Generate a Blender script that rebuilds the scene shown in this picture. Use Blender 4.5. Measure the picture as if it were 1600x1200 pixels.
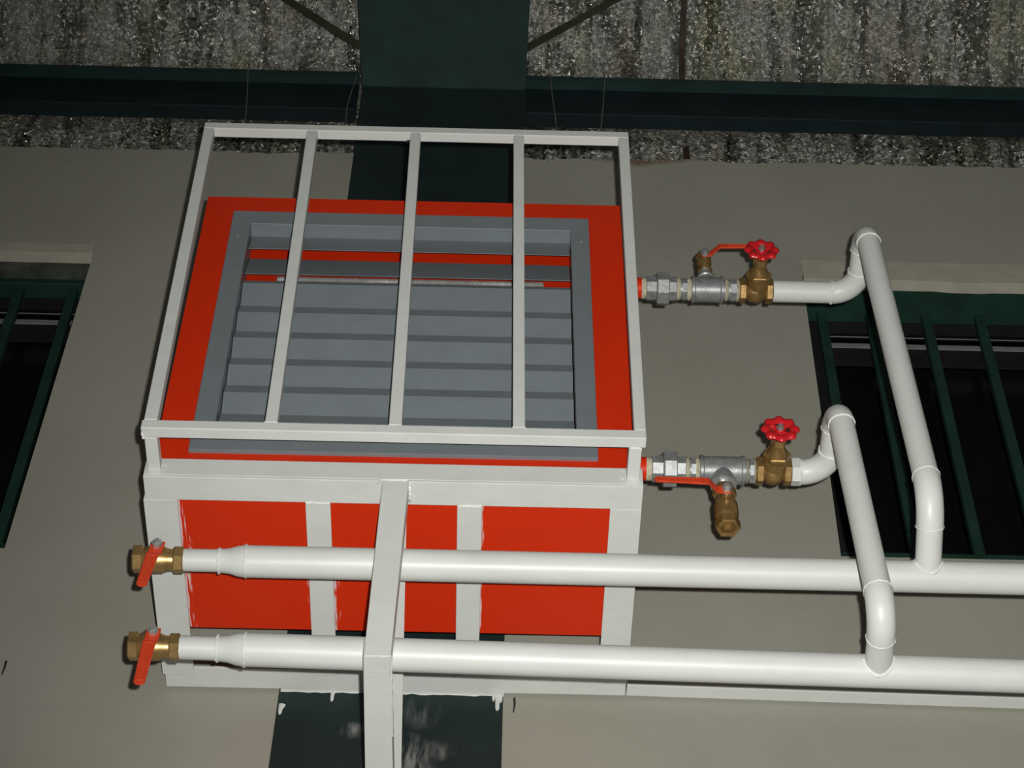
import bpy, bmesh, math, random
from mathutils import Vector, Matrix, noise

random.seed(7)
scene = bpy.context.scene
for o in list(bpy.data.objects):
    bpy.data.objects.remove(o)
COL = scene.collection
PI = math.pi

# ------------------------------------------------------------------ camera, light, exposure
# world: X right along the wall, Y into the wall (wall face y = 0.58), Z up; origin = front bottom edge of the platform
YAW, PITCH, ROLL = math.radians(1.0524), math.radians(51.542), math.radians(0.4233)
CAM = Vector((0.172, -2.629, -3.010))
_cy, _sy, _cp, _sp = math.cos(YAW), math.sin(YAW), math.cos(PITCH), math.sin(PITCH)
FWD = Vector((_sy * _cp, _cy * _cp, _sp))
_r0 = Vector((_cy, -_sy, 0))
_u0 = _r0.cross(FWD)
RIGHT = math.cos(ROLL) * _r0 + math.sin(ROLL) * _u0
UP = -math.sin(ROLL) * _r0 + math.cos(ROLL) * _u0
cam_data = bpy.data.cameras.new('camera')
cam_data.sensor_width = 36.0
cam_data.lens = 3333.8 / 1600 * 36.0
cam_data.clip_start = 0.05
cam = bpy.data.objects.new('camera', cam_data)
m = Matrix.Identity(4)
for i in range(3):
    m[i][0] = RIGHT[i]; m[i][1] = UP[i]; m[i][2] = -FWD[i]; m[i][3] = CAM[i]
cam.matrix_world = m
COL.objects.link(cam)
scene.camera = cam

world = bpy.data.worlds.new('dim_hall')
scene.world = world
world.use_nodes = True
world.node_tree.nodes['Background'].inputs[0].default_value = (1.0, 0.98, 0.93, 1)
world.node_tree.nodes['Background'].inputs[1].default_value = 0.055

flash_data = bpy.data.lights.new('camera_flash', 'SPOT')       # the photographer's flash, up and right of the lens
flash_data.energy = 640
flash_data.shadow_soft_size = 0.014
flash_data.color = (1.0, 0.995, 0.955)
flash_data.spot_size = math.radians(54)
flash_data.spot_blend = 1.0
flash = bpy.data.objects.new('camera_flash', flash_data)
flash.location = CAM + UP * 0.048 + RIGHT * 0.055
_aim = (FWD + RIGHT * 0.060 - UP * 0.055).normalized()
flash.rotation_euler = _aim.to_track_quat('-Z', 'Y').to_euler()
COL.objects.link(flash)

scene.view_settings.view_transform = 'Standard'
scene.view_settings.look = 'None'
scene.view_settings.exposure = 0.0
scene.view_settings.gamma = 1.0
scene.view_settings.use_curve_mapping = False

# ------------------------------------------------------------------ materials
def new_mat(name):
    mt = bpy.data.materials.new(name)
    mt.use_nodes = True
    nt = mt.node_tree
    return mt, nt, nt.nodes['Principled BSDF']

def N(nt, kind, **kw):
    n = nt.nodes.new(kind)
    for k, v in kw.items():
        setattr(n, k, v)
    return n

def coords(nt, scale=(1, 1, 1), world_space=True):
    mp = N(nt, 'ShaderNodeMapping')
    mp.inputs['Scale'].default_value = scale
    if world_space:
        src = N(nt, 'ShaderNodeNewGeometry').outputs['Position']
    else:
        src = N(nt, 'ShaderNodeTexCoord').outputs['Object']
    nt.links.new(src, mp.inputs['Vector'])
    return mp.outputs['Vector']

def noise_tex(nt, vec, scale, detail=4, rough=0.55):
    n = N(nt, 'ShaderNodeTexNoise')
    n.inputs['Scale'].default_value = scale
    n.inputs['Detail'].default_value = detail
    n.inputs['Roughness'].default_value = rough
    nt.links.new(vec, n.inputs['Vector'])
    return n.outputs['Fac']

def ramp(nt, fac, stops):
    r = N(nt, 'ShaderNodeValToRGB')
    el = r.color_ramp.elements
    while len(el) < len(stops):
        el.new(0.5)
    for e, (p, c) in zip(el, stops):
        e.position = p
        e.color = (*c, 1) if len(c) == 3 else c
    nt.links.new(fac, r.inputs['Fac'])
    return r.outputs['Color']

def mix(nt, fac, a, b):
    mx = N(nt, 'ShaderNodeMix', data_type='RGBA')
    if isinstance(fac, float):
        mx.inputs[0].default_value = fac
    else:
        nt.links.new(fac, mx.inputs[0])
    for sock, v in ((mx.inputs[6], a), (mx.inputs[7], b)):
        if isinstance(v, tuple):
            sock.default_value = (*v, 1)
        else:
            nt.links.new(v, sock)
    return mx.outputs[2]

def math_node(nt, op, a, b=None, c=None):
    n = N(nt, 'ShaderNodeMath', operation=op)
    for i, v in enumerate((a, b, c)):
        if v is None:
            continue
        if isinstance(v, (int, float)):
            n.inputs[i].default_value = v
        else:
            nt.links.new(v, n.inputs[i])
    return n.outputs[0]

def bump(nt, bsdf, height, strength, dist=0.002):
    b = N(nt, 'ShaderNodeBump')
    b.inputs['Strength'].default_value = strength
    b.inputs['Distance'].default_value = dist
    nt.links.new(height, b.inputs['Height'])
    nt.links.new(b.outputs['Normal'], bsdf.inputs['Normal'])

def plain(name, base, rough=0.5, metal=0.0, var=0.12, nscale=18, bumpy=0.08, spec=0.5, bscale=220):
    mt, nt, b = new_mat(name)
    v = coords(nt)
    f = noise_tex(nt, v, nscale)
    lo = tuple(c * (1 - var) for c in base)
    hi = tuple(min(1, c * (1 + var)) for c in base)
    nt.links.new(ramp(nt, f, [(0.3, lo), (0.7, hi)]), b.inputs['Base Color'])
    b.inputs['Roughness'].default_value = rough
    b.inputs['Metallic'].default_value = metal
    b.inputs['Specular IOR Level'].default_value = spec
    if bumpy:
        bump(nt, b, noise_tex(nt, v, bscale, 3), bumpy, 0.001)
    return mt

M = {}
def white_mat(name, base, rough, smear):
    mt, nt, b = new_mat(name)
    v = coords(nt)
    big = noise_tex(nt, v, 9, 5)
    brush = noise_tex(nt, coords(nt, (16, 34, 34)), 0.8, 5, 0.6)
    c1 = ramp(nt, big, [(0.35, tuple(x * 0.95 for x in base)), (0.65, base)])
    grey = tuple(x * y for x, y in zip(base, (0.83, 0.83, 0.85)))
    c = mix(nt, math_node(nt, 'MULTIPLY', ramp(nt, brush, [(0.5, (0, 0, 0)), (0.72, (1, 1, 1))]), smear), c1, grey)
    nt.links.new(c, b.inputs['Base Color'])
    b.inputs['Roughness'].default_value = rough
    b.inputs['Specular IOR Level'].default_value = 0.45
    bump(nt, b, noise_tex(nt, v, 120, 4), 0.10, 0.001)
    return mt
M['white'] = white_mat('white_brushed_paint', (0.675, 0.695, 0.66), 0.50, 0.4)
M['pipe'] = white_mat('white_gloss_pipe_paint', (0.665, 0.68, 0.645), 0.41, 0.3)
M['weld'] = plain('painted_weld', (0.72, 0.74, 0.70), 0.45, 0, 0.1, 60, 0.6, bscale=160)

# red powder coat
M['red'] = plain('red_powder_coat', (0.63, 0.028, 0.004), 0.45, 0, 0.04, 12, 0.10, 0.22, 500)

def smear_mat():
    """red sheet with white brush smears that run along the straps"""
    mt, nt, b = new_mat('red_sheet_with_white_brush_smears')
    pos = N(nt, 'ShaderNodeNewGeometry').outputs['Position']
    sep = N(nt, 'ShaderNodeSeparateXYZ'); nt.links.new(pos, sep.inputs[0])
    X, Y = sep.outputs[0], sep.outputs[1]
    streak = noise_tex(nt, coords(nt, (190, 13, 1)), 1.0, 4, 0.6)
    total = None
    # (strap edge x, reach, y from, y to, amount)
    for ex, reach, y0, y1, amt in ((-0.408, 0.030, 0.05, 0.40, 0.9), (-0.118, 0.016, 0.22, 0.42, 0.9),
                                   (0.169, 0.008, 0.05, 0.40, 0.75), (-0.168, -0.010, 0.2, 0.40, 0.45), (0.120, -0.012, 0.06, 0.2, 0.35)):
        d = math_node(nt, 'DIVIDE', math_node(nt, 'SUBTRACT', X, ex), reach)
        near = math_node(nt, 'MULTIPLY', math_node(nt, 'GREATER_THAN', d, -0.4), math_node(nt, 'SUBTRACT', 1.0, d))
        near = math_node(nt, 'MAXIMUM', near, 0.0)
        inside = math_node(nt, 'MULTIPLY', math_node(nt, 'GREATER_THAN', Y, y0), math_node(nt, 'LESS_THAN', Y, y1))
        part = math_node(nt, 'MULTIPLY', math_node(nt, 'MULTIPLY', near, inside), amt)
        total = part if total is None else math_node(nt, 'MAXIMUM', total, part)
    # along the front beam edge
    d = math_node(nt, 'MAXIMUM', math_node(nt, 'SUBTRACT', 1.0, math_node(nt, 'DIVIDE', math_node(nt, 'SUBTRACT', Y, 0.055), 0.010)), 0.0)
    patch = noise_tex(nt, coords(nt, (12, 1, 1)), 1.0, 3)
    d = math_node(nt, 'MULTIPLY', d, ramp(nt, patch, [(0.45, (0, 0, 0)), (0.6, (1, 1, 1))]))
    total = math_node(nt, 'MAXIMUM', total, d)
    f = math_node(nt, 'ADD', total, math_node(nt, 'MULTIPLY', math_node(nt, 'SUBTRACT', streak, 0.5), 3.0))
    f = math_node(nt, 'MULTIPLY', f, math_node(nt, 'GREATER_THAN', total, 0.02))
    mask = ramp(nt, f, [(0.72, (0, 0, 0)), (1.0, (0.8, 0.8, 0.8))])
    nt.links.new(mix(nt, mask, (0.62, 0.029, 0.004), (0.68, 0.66, 0.66)), b.inputs['Base Color'])
    b.inputs['Roughness'].default_value = 0.48
    b.inputs['Specular IOR Level'].default_value = 0.2
    return mt
M['red_smear'] = smear_mat()
M['grey'] = plain('blue_grey_louvre_paint', (0.178, 0.203, 0.218), 0.34, 0, 0.05, 20, 0.08, 0.5, 400)

def wall_mat():
    mt, nt, b = new_mat('beige_grey_plaster')
    v = coords(nt)
    big = noise_tex(nt, v, 3.0, 6, 0.6)
    mid = noise_tex(nt, v, 26, 5, 0.6)
    c = ramp(nt, big, [(0.3, (0.315, 0.307, 0.252)), (0.55, (0.345, 0.338, 0.283)), (0.75, (0.360, 0.348, 0.293))])
    c = mix(nt, math_node(nt, 'MULTIPLY', mid, 0.25), c, (0.30, 0.295, 0.255))
    # rusty stain under the top edge of the wall
    sep = N(nt, 'ShaderNodeSeparateXYZ'); nt.links.new(N(nt, 'ShaderNodeNewGeometry').outputs['Position'], sep.inputs[0])
    dx = math_node(nt, 'ABSOLUTE', math_node(nt, 'SUBTRACT', sep.outputs[0], 0.58))
    dz = math_node(nt, 'ABSOLUTE', math_node(nt, 'SUBTRACT', sep.outputs[2], 2.07))
    near = math_node(nt, 'SUBTRACT', 1.0, math_node(nt, 'ADD', math_node(nt, 'DIVIDE', dx, 0.30), math_node(nt, 'DIVIDE', dz, 0.07)))
    near = math_node(nt, 'MULTIPLY', math_node(nt, 'MAXIMUM', near, 0.0), math_node(nt, 'MULTIPLY', mid, 2.0))
    c = mix(nt, ramp(nt, near, [(0.10, (0, 0, 0)), (0.5, (0.8, 0.8, 0.8))]), c, (0.17, 0.10, 0.06))
    nt.links.new(c, b.inputs['Base Color'])
    b.inputs['Roughness'].default_value = 0.85
    b.inputs['Specular IOR Level'].default_value = 0.15
    bump(nt, b, noise_tex(nt, v, 70, 6, 0.65), 0.25, 0.003)
    return mt
M['wall'] = wall_mat()
M['band'] = plain('pale_plaster_band', (0.40, 0.385, 0.31), 0.85, 0, 0.10, 14, 0.3, 0.15, 60)
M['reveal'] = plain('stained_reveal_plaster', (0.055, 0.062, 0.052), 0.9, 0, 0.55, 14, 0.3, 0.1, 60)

def column_mat():
    mt, nt, b = new_mat('dark_green_steel_paint_scuffed')
    v = coords(nt)
    c = ramp(nt, noise_tex(nt, v, 7, 5), [(0.3, (0.0085, 0.0185, 0.0185)), (0.7, (0.0125, 0.028, 0.026))])
    sep = N(nt, 'ShaderNodeSeparateXYZ'); nt.links.new(N(nt, 'ShaderNodeNewGeometry').outputs['Position'], sep.inputs[0])
    total = None
    for cx, cz, rx, rz, a in ((0.035, -0.185, 0.055, 0.085, 1.0), (-0.085, -0.10, 0.03, 0.025, 0.8), (0.08, -0.15, 0.05, 0.03, 0.55), (0.05, -0.05, 0.05, 0.05, 0.35)):
        dx = math_node(nt, 'POWER', math_node(nt, 'DIVIDE', math_node(nt, 'SUBTRACT', sep.outputs[0], cx), rx), 2.0)
        dz = math_node(nt, 'POWER', math_node(nt, 'DIVIDE', math_node(nt, 'SUBTRACT', sep.outputs[2], cz), rz), 2.0)
        g = math_node(nt, 'MULTIPLY', math_node(nt, 'MAXIMUM', math_node(nt, 'SUBTRACT', 1.0, math_node(nt, 'ADD', dx, dz)), 0.0), a)
        total = g if total is None else math_node(nt, 'MAXIMUM', total, g)
    rot = N(nt, 'ShaderNodeMapping'); rot.inputs['Rotation'].default_value = (0, 0.8, 0); rot.inputs['Scale'].default_value = (60, 10, 14)
    nt.links.new(v, rot.inputs['Vector'])
    scuff = noise_tex(nt, rot.outputs['Vector'], 1.0, 5, 0.65)
    f = math_node(nt, 'MULTIPLY', total, ramp(nt, scuff, [(0.42, (0, 0, 0)), (0.68, (1, 1, 1))]))
    nt.links.new(mix(nt, f, c, (0.26, 0.27, 0.26)), b.inputs['Base Color'])
    b.inputs['Roughness'].default_value = 0.55
    b.inputs['Specular IOR Level'].default_value = 0.35
    bump(nt, b, noise_tex(nt, v, 90, 3), 0.1, 0.001)
    return mt
M['column'] = column_mat()
M['green'] = plain('dark_green_steel_paint', (0.0125, 0.035, 0.032), 0.5, 0, 0.25, 10, 0.1, 0.35, 120)
M['beam'] = plain('shade_darkened_beam_teal', (0.0075, 0.016, 0.018), 0.55, 0, 0.25, 10, 0.1, 0.3, 120)  # teal paint, darkened to carry the shade on the web
M['grille'] = plain('green_grille_paint', (0.010, 0.036, 0.025), 0.5, 0, 0.25, 12, 0.1, 0.35, 120)
M['olive'] = plain('olive_brace_paint', (0.055, 0.056, 0.034), 0.6, 0, 0.3, 12, 0.2, 0.3, 100)
M['rust'] = plain('brown_rusty_strap', (0.050, 0.034, 0.024), 0.7, 0.2, 0.3, 20, 0.3, 0.3, 100)
M['brass'] = plain('brass', (0.40, 0.26, 0.10), 0.34, 0.7, 0.22, 45, 0.15, 0.5, 160)
M['old_brass'] = plain('tarnished_brass', (0.30, 0.185, 0.065), 0.40, 0.6, 0.30, 60, 0.25, 0.5, 130)
M['galv'] = plain('galvanised_iron', (0.27, 0.28, 0.28), 0.42, 0.4, 0.22, 55, 0.25, 0.5, 140)
M['zinc'] = plain('bright_zinc', (0.48, 0.49, 0.48), 0.32, 0.6, 0.2, 60, 0.25, 0.5, 150)
M['tape'] = plain('cream_thread_sealant', (0.50, 0.46, 0.33), 0.8, 0, 0.25, 90, 0.5, 0.2, 200)
M['lever'] = plain('orange_red_vinyl_lever', (0.62, 0.055, 0.018), 0.40, 0, 0.08, 40, 0.1, 0.4, 200)
M['wheel'] = plain('glossy_red_handwheel', (0.55, 0.012, 0.016), 0.28, 0, 0.10, 60, 0.25, 0.5, 90)
M['spring'] = plain('spring_steel', (0.62, 0.62, 0.60), 0.3, 0.6, 0.15, 60, 0.0)
M['dark'] = plain('blackened_metal', (0.025, 0.025, 0.025), 0.6, 0.2, 0.3, 60, 0.2)
M['alu'] = plain('pale_window_rail', (0.55, 0.54, 0.54), 0.5, 0, 0.12, 30, 0.1)
M['brown'] = plain('brown_window_transom', (0.036, 0.029, 0.029), 0.6, 0, 0.2, 20, 0.1)
M['wire'] = plain('grey_tie_wire', (0.17, 0.175, 0.165), 0.5, 0.1, 0.1, 30, 0.0)
M['plastic_film'] = plain('cream_sleeve', (0.66, 0.64, 0.52), 0.5, 0, 0.05, 30, 0.1)

def foil_mat():
    mt, nt, b = new_mat('crinkled_aluminium_foil_insulation')
    v = coords(nt)
    n1 = noise_tex(nt, v, 70, 2, 0.5)
    n2 = noise_tex(nt, v, 190, 2, 0.6)
    st = noise_tex(nt, coords(nt, (52, 6, 6)), 1.0, 4, 0.65)
    h = math_node(nt, 'ADD', math_node(nt, 'MULTIPLY', n1, 0.75), math_node(nt, 'MULTIPLY', n2, 0.62))
    h = math_node(nt, 'ADD', h, math_node(nt, 'MULTIPLY', st, 0.55))
    tint = noise_tex(nt, coords(nt, (9, 2.5, 2.5)), 1.0, 4)
    c = ramp(nt, tint, [(0.32, (0.40, 0.385, 0.32)), (0.5, (0.46, 0.46, 0.43)), (0.68, (0.41, 0.41, 0.29))])
    # bright taut ribs against slack, duller foil; the ribs follow the roof sheeting
    band_ = noise_tex(nt, coords(nt, (22, 2.0, 2.0)), 1.0, 2, 0.6)
    spots = noise_tex(nt, coords(nt, (20, 9, 9)), 1.0, 2, 0.5)
    dull = ramp(nt, math_node(nt, 'ADD', math_node(nt, 'MULTIPLY', band_, 0.65), math_node(nt, 'MULTIPLY', spots, 0.35)), [(0.47, (1, 1, 1)), (0.60, (0, 0, 0))])
    crease = noise_tex(nt, coords(nt, (34, 6, 6)), 1.0, 5, 0.7)
    c = mix(nt, ramp(nt, crease, [(0.33, (0.55, 0.55, 0.55)), (0.47, (0, 0, 0))]), c, (0.11, 0.108, 0.09))
    nt.links.new(c, b.inputs['Base Color'])
    nt.links.new(math_node(nt, 'SUBTRACT', 0.90, math_node(nt, 'MULTIPLY', dull, 0.34)), b.inputs['Metallic'])
    nt.links.new(math_node(nt, 'ADD', math_node(nt, 'MULTIPLY', dull, 0.26), 0.11), b.inputs['Roughness'])
    bp = N(nt, 'ShaderNodeBump')
    bp.inputs['Strength'].default_value = 0.8
    bp.inputs['Distance'].default_value = 0.012
    nt.links.new(h, bp.inputs['Height'])
    # small flat facets, each crinkled its own way
    vor = N(nt, 'ShaderNodeTexVoronoi'); vor.inputs['Scale'].default_value = 115
    nt.links.new(v, vor.inputs['Vector'])
    off = N(nt, 'ShaderNodeVectorMath', operation='SUBTRACT'); nt.links.new(vor.outputs['Color'], off.inputs[0]); off.inputs[1].default_value = (0.5, 0.5, 0.5)
    sc = N(nt, 'ShaderNodeVectorMath', operation='SCALE'); nt.links.new(off.outputs[0], sc.inputs[0])
    nt.links.new(math_node(nt, 'SUBTRACT', 1.55, math_node(nt, 'MULTIPLY', dull, 0.60)), sc.inputs['Scale'])
    ad = N(nt, 'ShaderNodeVectorMath', operation='ADD'); nt.links.new(bp.outputs['Normal'], ad.inputs[0]); nt.links.new(sc.outputs[0], ad.inputs[1])
    no = N(nt, 'ShaderNodeVectorMath', operation='NORMALIZE'); nt.links.new(ad.outputs[0], no.inputs[0])
    nt.links.new(no.outputs[0], b.inputs['Normal'])
    return mt
M['foil'] = foil_mat()

def glass_mat():
    mt, nt, b = new_mat('dark_window_glass')
    nt.nodes.remove(b)
    tr = N(nt, 'ShaderNodeBsdfTransparent'); tr.inputs[0].default_value = (0.80, 0.80, 0.80, 1)
    gl = N(nt, 'ShaderNodeBsdfGlossy'); gl.inputs['Roughness'].default_value = 0.12; gl.inputs[0].default_value = (0.6, 0.6, 0.6, 1)
    ms = N(nt, 'ShaderNodeMixShader'); ms.inputs[0].default_value = 0.02
    nt.links.new(tr.outputs[0], ms.inputs[1]); nt.links.new(gl.outputs[0], ms.inputs[2])
    nt.links.new(ms.outputs[0], nt.nodes['Material Output'].inputs[0])
    return mt
M['glass'] = glass_mat()
M['near_black'] = plain('near_black_matte', (0.012, 0.012, 0.013), 0.9, 0, 0.2, 6, 0.0, 0.1)  # near-black for side frames and the added dark pieces in the windows

# ------------------------------------------------------------------ mesh helpers
def box(bm, x0, x1, y0, y1, z0, z1):
    vs = [bm.verts.new(p) for p in ((x0, y0, z0), (x1, y0, z0), (x1, y1, z0), (x0, y1, z0), (x0, y0, z1), (x1, y0, z1), (x1, y1, z1), (x0, y1, z1))]
    for f in ((0, 3, 2, 1), (4, 5, 6, 7), (0, 1, 5, 4), (1, 2, 6, 5), (2, 3, 7, 6), (3, 0, 4, 7)):
        bm.faces.new([vs[i] for i in f])
    return vs

def frame_of(d):
    d = Vector(d).normalized()
    h = Vector((0, 0, 1)) if abs(d.z) < 0.9 else Vector((1, 0, 0))
    a = d.cross(h).normalized()
    return d, a, d.cross(a).normalized()

def lathe(bm, origin, axis, prof, n=24, phase=0.0, cap=True):
    """prof: list of (distance along axis, radius)"""
    d, a, b = frame_of(axis)
    o = Vector(origin)
    rings = []
    for t, r in prof:
        rings.append([bm.verts.new(o + d * t + (a * math.cos(2 * PI * k / n + phase) + b * math.sin(2 * PI * k / n + phase)) * max(r, 1e-5)) for k in range(n)])
    for r0, r1 in zip(rings, rings[1:]):
        for k in range(n):
            bm.faces.new((r0[k], r0[(k + 1) % n], r1[(k + 1) % n], r1[k]))
    if cap:
        bm.faces.new(list(reversed(rings[0])))
        bm.faces.new(rings[-1])

def fillet_path(pts, rad, seg=8):
    pts = [Vector(p) for p in pts]
    out = [pts[0]]
    for i in range(1, len(pts) - 1):
        p = pts[i]
        a = (pts[i - 1] - p); b = (pts[i + 1] - p)
        la, lb = a.length, b.length
        a.normalize(); b.normalize()
        ang = a.angle(b)
        t = min(rad / math.tan(ang / 2), la * 0.48, lb * 0.48) if ang < PI - 1e-3 else 0
        p0, p1 = p + a * t, p + b * t
        for k in range(seg + 1):
            s = k / seg
            # quadratic-like arc blended through the corner (circular enough for a pipe)
            w = 1 / math.sin(ang / 2) if False else math.sin(ang / 2)
            num = p0 * (1 - s) ** 2 + p * (2 * s * (1 - s) * w) + p1 * s ** 2
            den = (1 - s) ** 2 + 2 * s * (1 - s) * w + s ** 2
            out.append(num / den)
    out.append(pts[-1])
    return out

def tube(bm, pts, r, n=20, cap=True):
    pts = [Vector(p) for p in pts]
    rs = r if isinstance(r, (list, tuple)) else [r] * len(pts)
    d0 = (pts[1] - pts[0]).normalized()
    _, a, b = frame_of(d0)
    prev = d0
    rings = []
    for i, p in enumerate(pts):
        if i == 0:
            d = d0
        elif i == len(pts) - 1:
            d = (pts[i] - pts[i - 1]).normalized()
        else:
            d = ((pts[i] - pts[i - 1]).normalized() + (pts[i + 1] - pts[i]).normalized()).normalized()
        q = prev.rotation_difference(d)
        a = q @ a; b = q @ b; prev = d
        rings.append([bm.verts.new(p + (a * math.cos(2 * PI * k / n) + b * math.sin(2 * PI * k / n)) * rs[i]) for k in range(n)])
    for r0, r1 in zip(rings, rings[1:]):
        for k in range(n):
            bm.faces.new((r0[k], r0[(k + 1) % n], r1[(k + 1) % n], r1[k]))
    if cap:
        bm.faces.new(list(reversed(rings[0])))
        bm.faces.new(rings[-1])

def bead(bm, c, axis, R, r=0.0025, n=36, jit=0.35, seed=0, m=6):
    """a weld bead / seam ring around a pipe"""
    d, a, b = frame_of(axis)
    c = Vector(c)
    rnd = random.Random(seed)
    rings = []
    for k in range(n):
        th = 2 * PI * k / n
        e = a * math.cos(th) + b * math.sin(th)
        rr = r * (1 + rnd.uniform(-jit, jit))
        off = d * rnd.uniform(-jit, jit) * r
        rings.append([bm.verts.new(c + off + e * (R + rr * math.cos(2 * PI * j / m)) + d * rr * math.sin(2 * PI * j / m)) for j in range(m)])
    for k in range(n):
        r0, r1 = rings[k], rings[(k + 1) % n]
        for j in range(m):
            bm.faces.new((r0[j], r0[(j + 1) % m], r1[(j + 1) % m], r1[j]))

def weld_line(bm, p0, p1, r=0.003, n=14, seed=0):
    rnd = random.Random(seed)
    p0, p1 = Vector(p0), Vector(p1)
    pts, rs = [], []
    for k in range(n + 1):
        p = p0.lerp(p1, k / n)
        pts.append(p + Vector((rnd.uniform(-1, 1), rnd.uniform(-1, 1), rnd.uniform(-1, 1))) * r * 0.3)
        rs.append(r * rnd.uniform(0.75, 1.1))
    tube(bm, pts, rs, 6)

def build(name, bm, mat, parent=None, smooth=False, bevel=0.0, segs=2):
    if parent is not None:
        bm.transform(Matrix.Translation(-parent.location))
        bm.normal_update()
    bmesh.ops.recalc_face_normals(bm, faces=bm.faces)
    me = bpy.data.meshes.new(name)
    bm.to_mesh(me)
    bm.free()
    me.materials.append(M[mat] if isinstance(mat, str) else mat)
    o = bpy.data.objects.new(name, me)
    COL.objects.link(o)
    if parent is not None:
        o.parent = parent
    if smooth:
        for p in me.polygons:
            p.use_smooth = True
        try:
            me.set_sharp_from_angle(angle=math.radians(38))
        except Exception:
            pass
    if bevel:
        md = o.modifiers.new('bevel', 'BEVEL')
        md.width = bevel
        md.segments = segs
        md.limit_method = 'ANGLE'
        md.angle_limit = math.radians(40)
    return o

def sub(o, part, thing_empty):
    """make o (already placed under the thing) a sub-part of part; the part sits at its thing's origin"""
    o.parent = part

def NB():
    return bmesh.new()

def thing(name, label, cat, loc, group=None):
    o = bpy.data.objects.new(name, None)
    o.empty_display_size = 0.05
    COL.objects.link(o)
    o.location = loc
    o['label'] = label
    o['category'] = cat
    if group:
        o['group'] = group
    return o

def tag(o, label, cat, group=None):
    o['label'] = label
    o['category'] = cat
    if group:
        o['group'] = group
    return o

def struct(o, label=None, cat=None):
    o['kind'] = 'structure'
    if label:
        o['label'] = label
    if cat:
        o['category'] = cat
    return o

W = 0.58                       # wall face
def lean(z, k=0.0125):         # the building's uprights lean a touch against the steelwork
    return k * z

# ------------------------------------------------------------------ the setting: wall with two window openings
def sheared_box(bm, x0, x1, y0, y1, z0, z1, k0, k1):
    vs = box(bm, x0, x1, y0, y1, z0, z1)
    for v in vs:
        v.co.x += (k0 if abs(v.co.x - x0) < 1e-6 else k1) * v.co.z
WT = 0.20
ZB, ZT = -1.6, 2.06
bm = NB()
LW0, LW1, LZ0, LZ1 = -2.05, -0.882, 0.415, 1.545      # left opening
RW0, RW1, RZ0, RZ1 = 0.951, 2.30, 0.445, 1.520        # right opening
box(bm, -3.0, 3.4, W, W + WT, ZB, LZ0)                                  # below both
sheared_box(bm, LW1, RW0, W, W + WT, LZ0, LZ1, 0.0145, 0.021)           # pier between the windows
box(bm, -3.0, LW0, W, W + WT, LZ0, LZ1)
box(bm, RW1, 3.4, W, W + WT, LZ0, LZ1)
sheared_box(bm, RW0, RW1, W, W + WT, LZ0, RZ0, 0.021, 0)
sheared_box(bm, RW0, RW1, W, W + WT, RZ1, LZ1, 0.021, 0)
# top course with a ragged upper edge
n = 420
prev = None
for k in range(n + 1):
    x = -3.0 + 6.4 * k / n
    zt = ZT + 0.004 * x + 0.014 * noise.noise(Vector((x * 5, 0, 0))) + 0.012 * noise.noise(Vector((x * 17, 3, 0))) + 0.006 * noise.noise(Vector((x * 47, 8, 0)))
    cur = [bm.verts.new((x, W, LZ1)), bm.verts.new((x, W, zt - 0.012)), bm.verts.new((x, W + 0.012, zt)), bm.verts.new((x, W + WT, zt)), bm.verts.new((x, W + WT, LZ1))]
    if prev:
        for j in range(4):
            bm.faces.new((prev[j], cur[j], cur[j + 1], prev[j + 1]))
    prev = cur
wall = struct(build('wall_back', bm, 'wall'), 'beige grey plastered wall behind the red heater', 'wall')

# pale plaster bands over the windows (part of the wall)
bm = NB()
n = 60
def band(bm, x0, x1, zb, zt, rag, seed):
    prev = None
    for k in range(n + 1):
        x = x0 + (x1 - x0) * k / n
        b_ = zb + rag * noise.noise(Vector((x * 6, seed, 0))) + rag * 0.5 * noise.noise(Vector((x * 17, seed, 5)))
        t_ = zt + 0.003 * noise.noise(Vector((x * 9, seed, 9)))
        cur = [bm.verts.new((x, W - 0.004, b_)), bm.verts.new((x, W - 0.004, t_)), bm.verts.new((x, W + 0.004, t_ + 0.004)), bm.verts.new((x, W + 0.03, b_))]
        if prev:
            for j in range(4):
                bm.faces.new((prev[j], cur[j], cur[(j + 1) % 4], prev[(j + 1) % 4]))
        else:
            bm.faces.new(cur)
        prev = cur
    bm.faces.new(list(reversed(prev)))
band(bm, -2.1, -0.860, 1.535, 1.572, 0.002, 1)
b1 = build('plaster_band', bm, 'band', wall)
bm = NB()
band(bm, 0.985, 2.35, 1.492, 1.575, 0.010, 2)
b2 = build('plaster_band', bm, 'band', wall)

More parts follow.
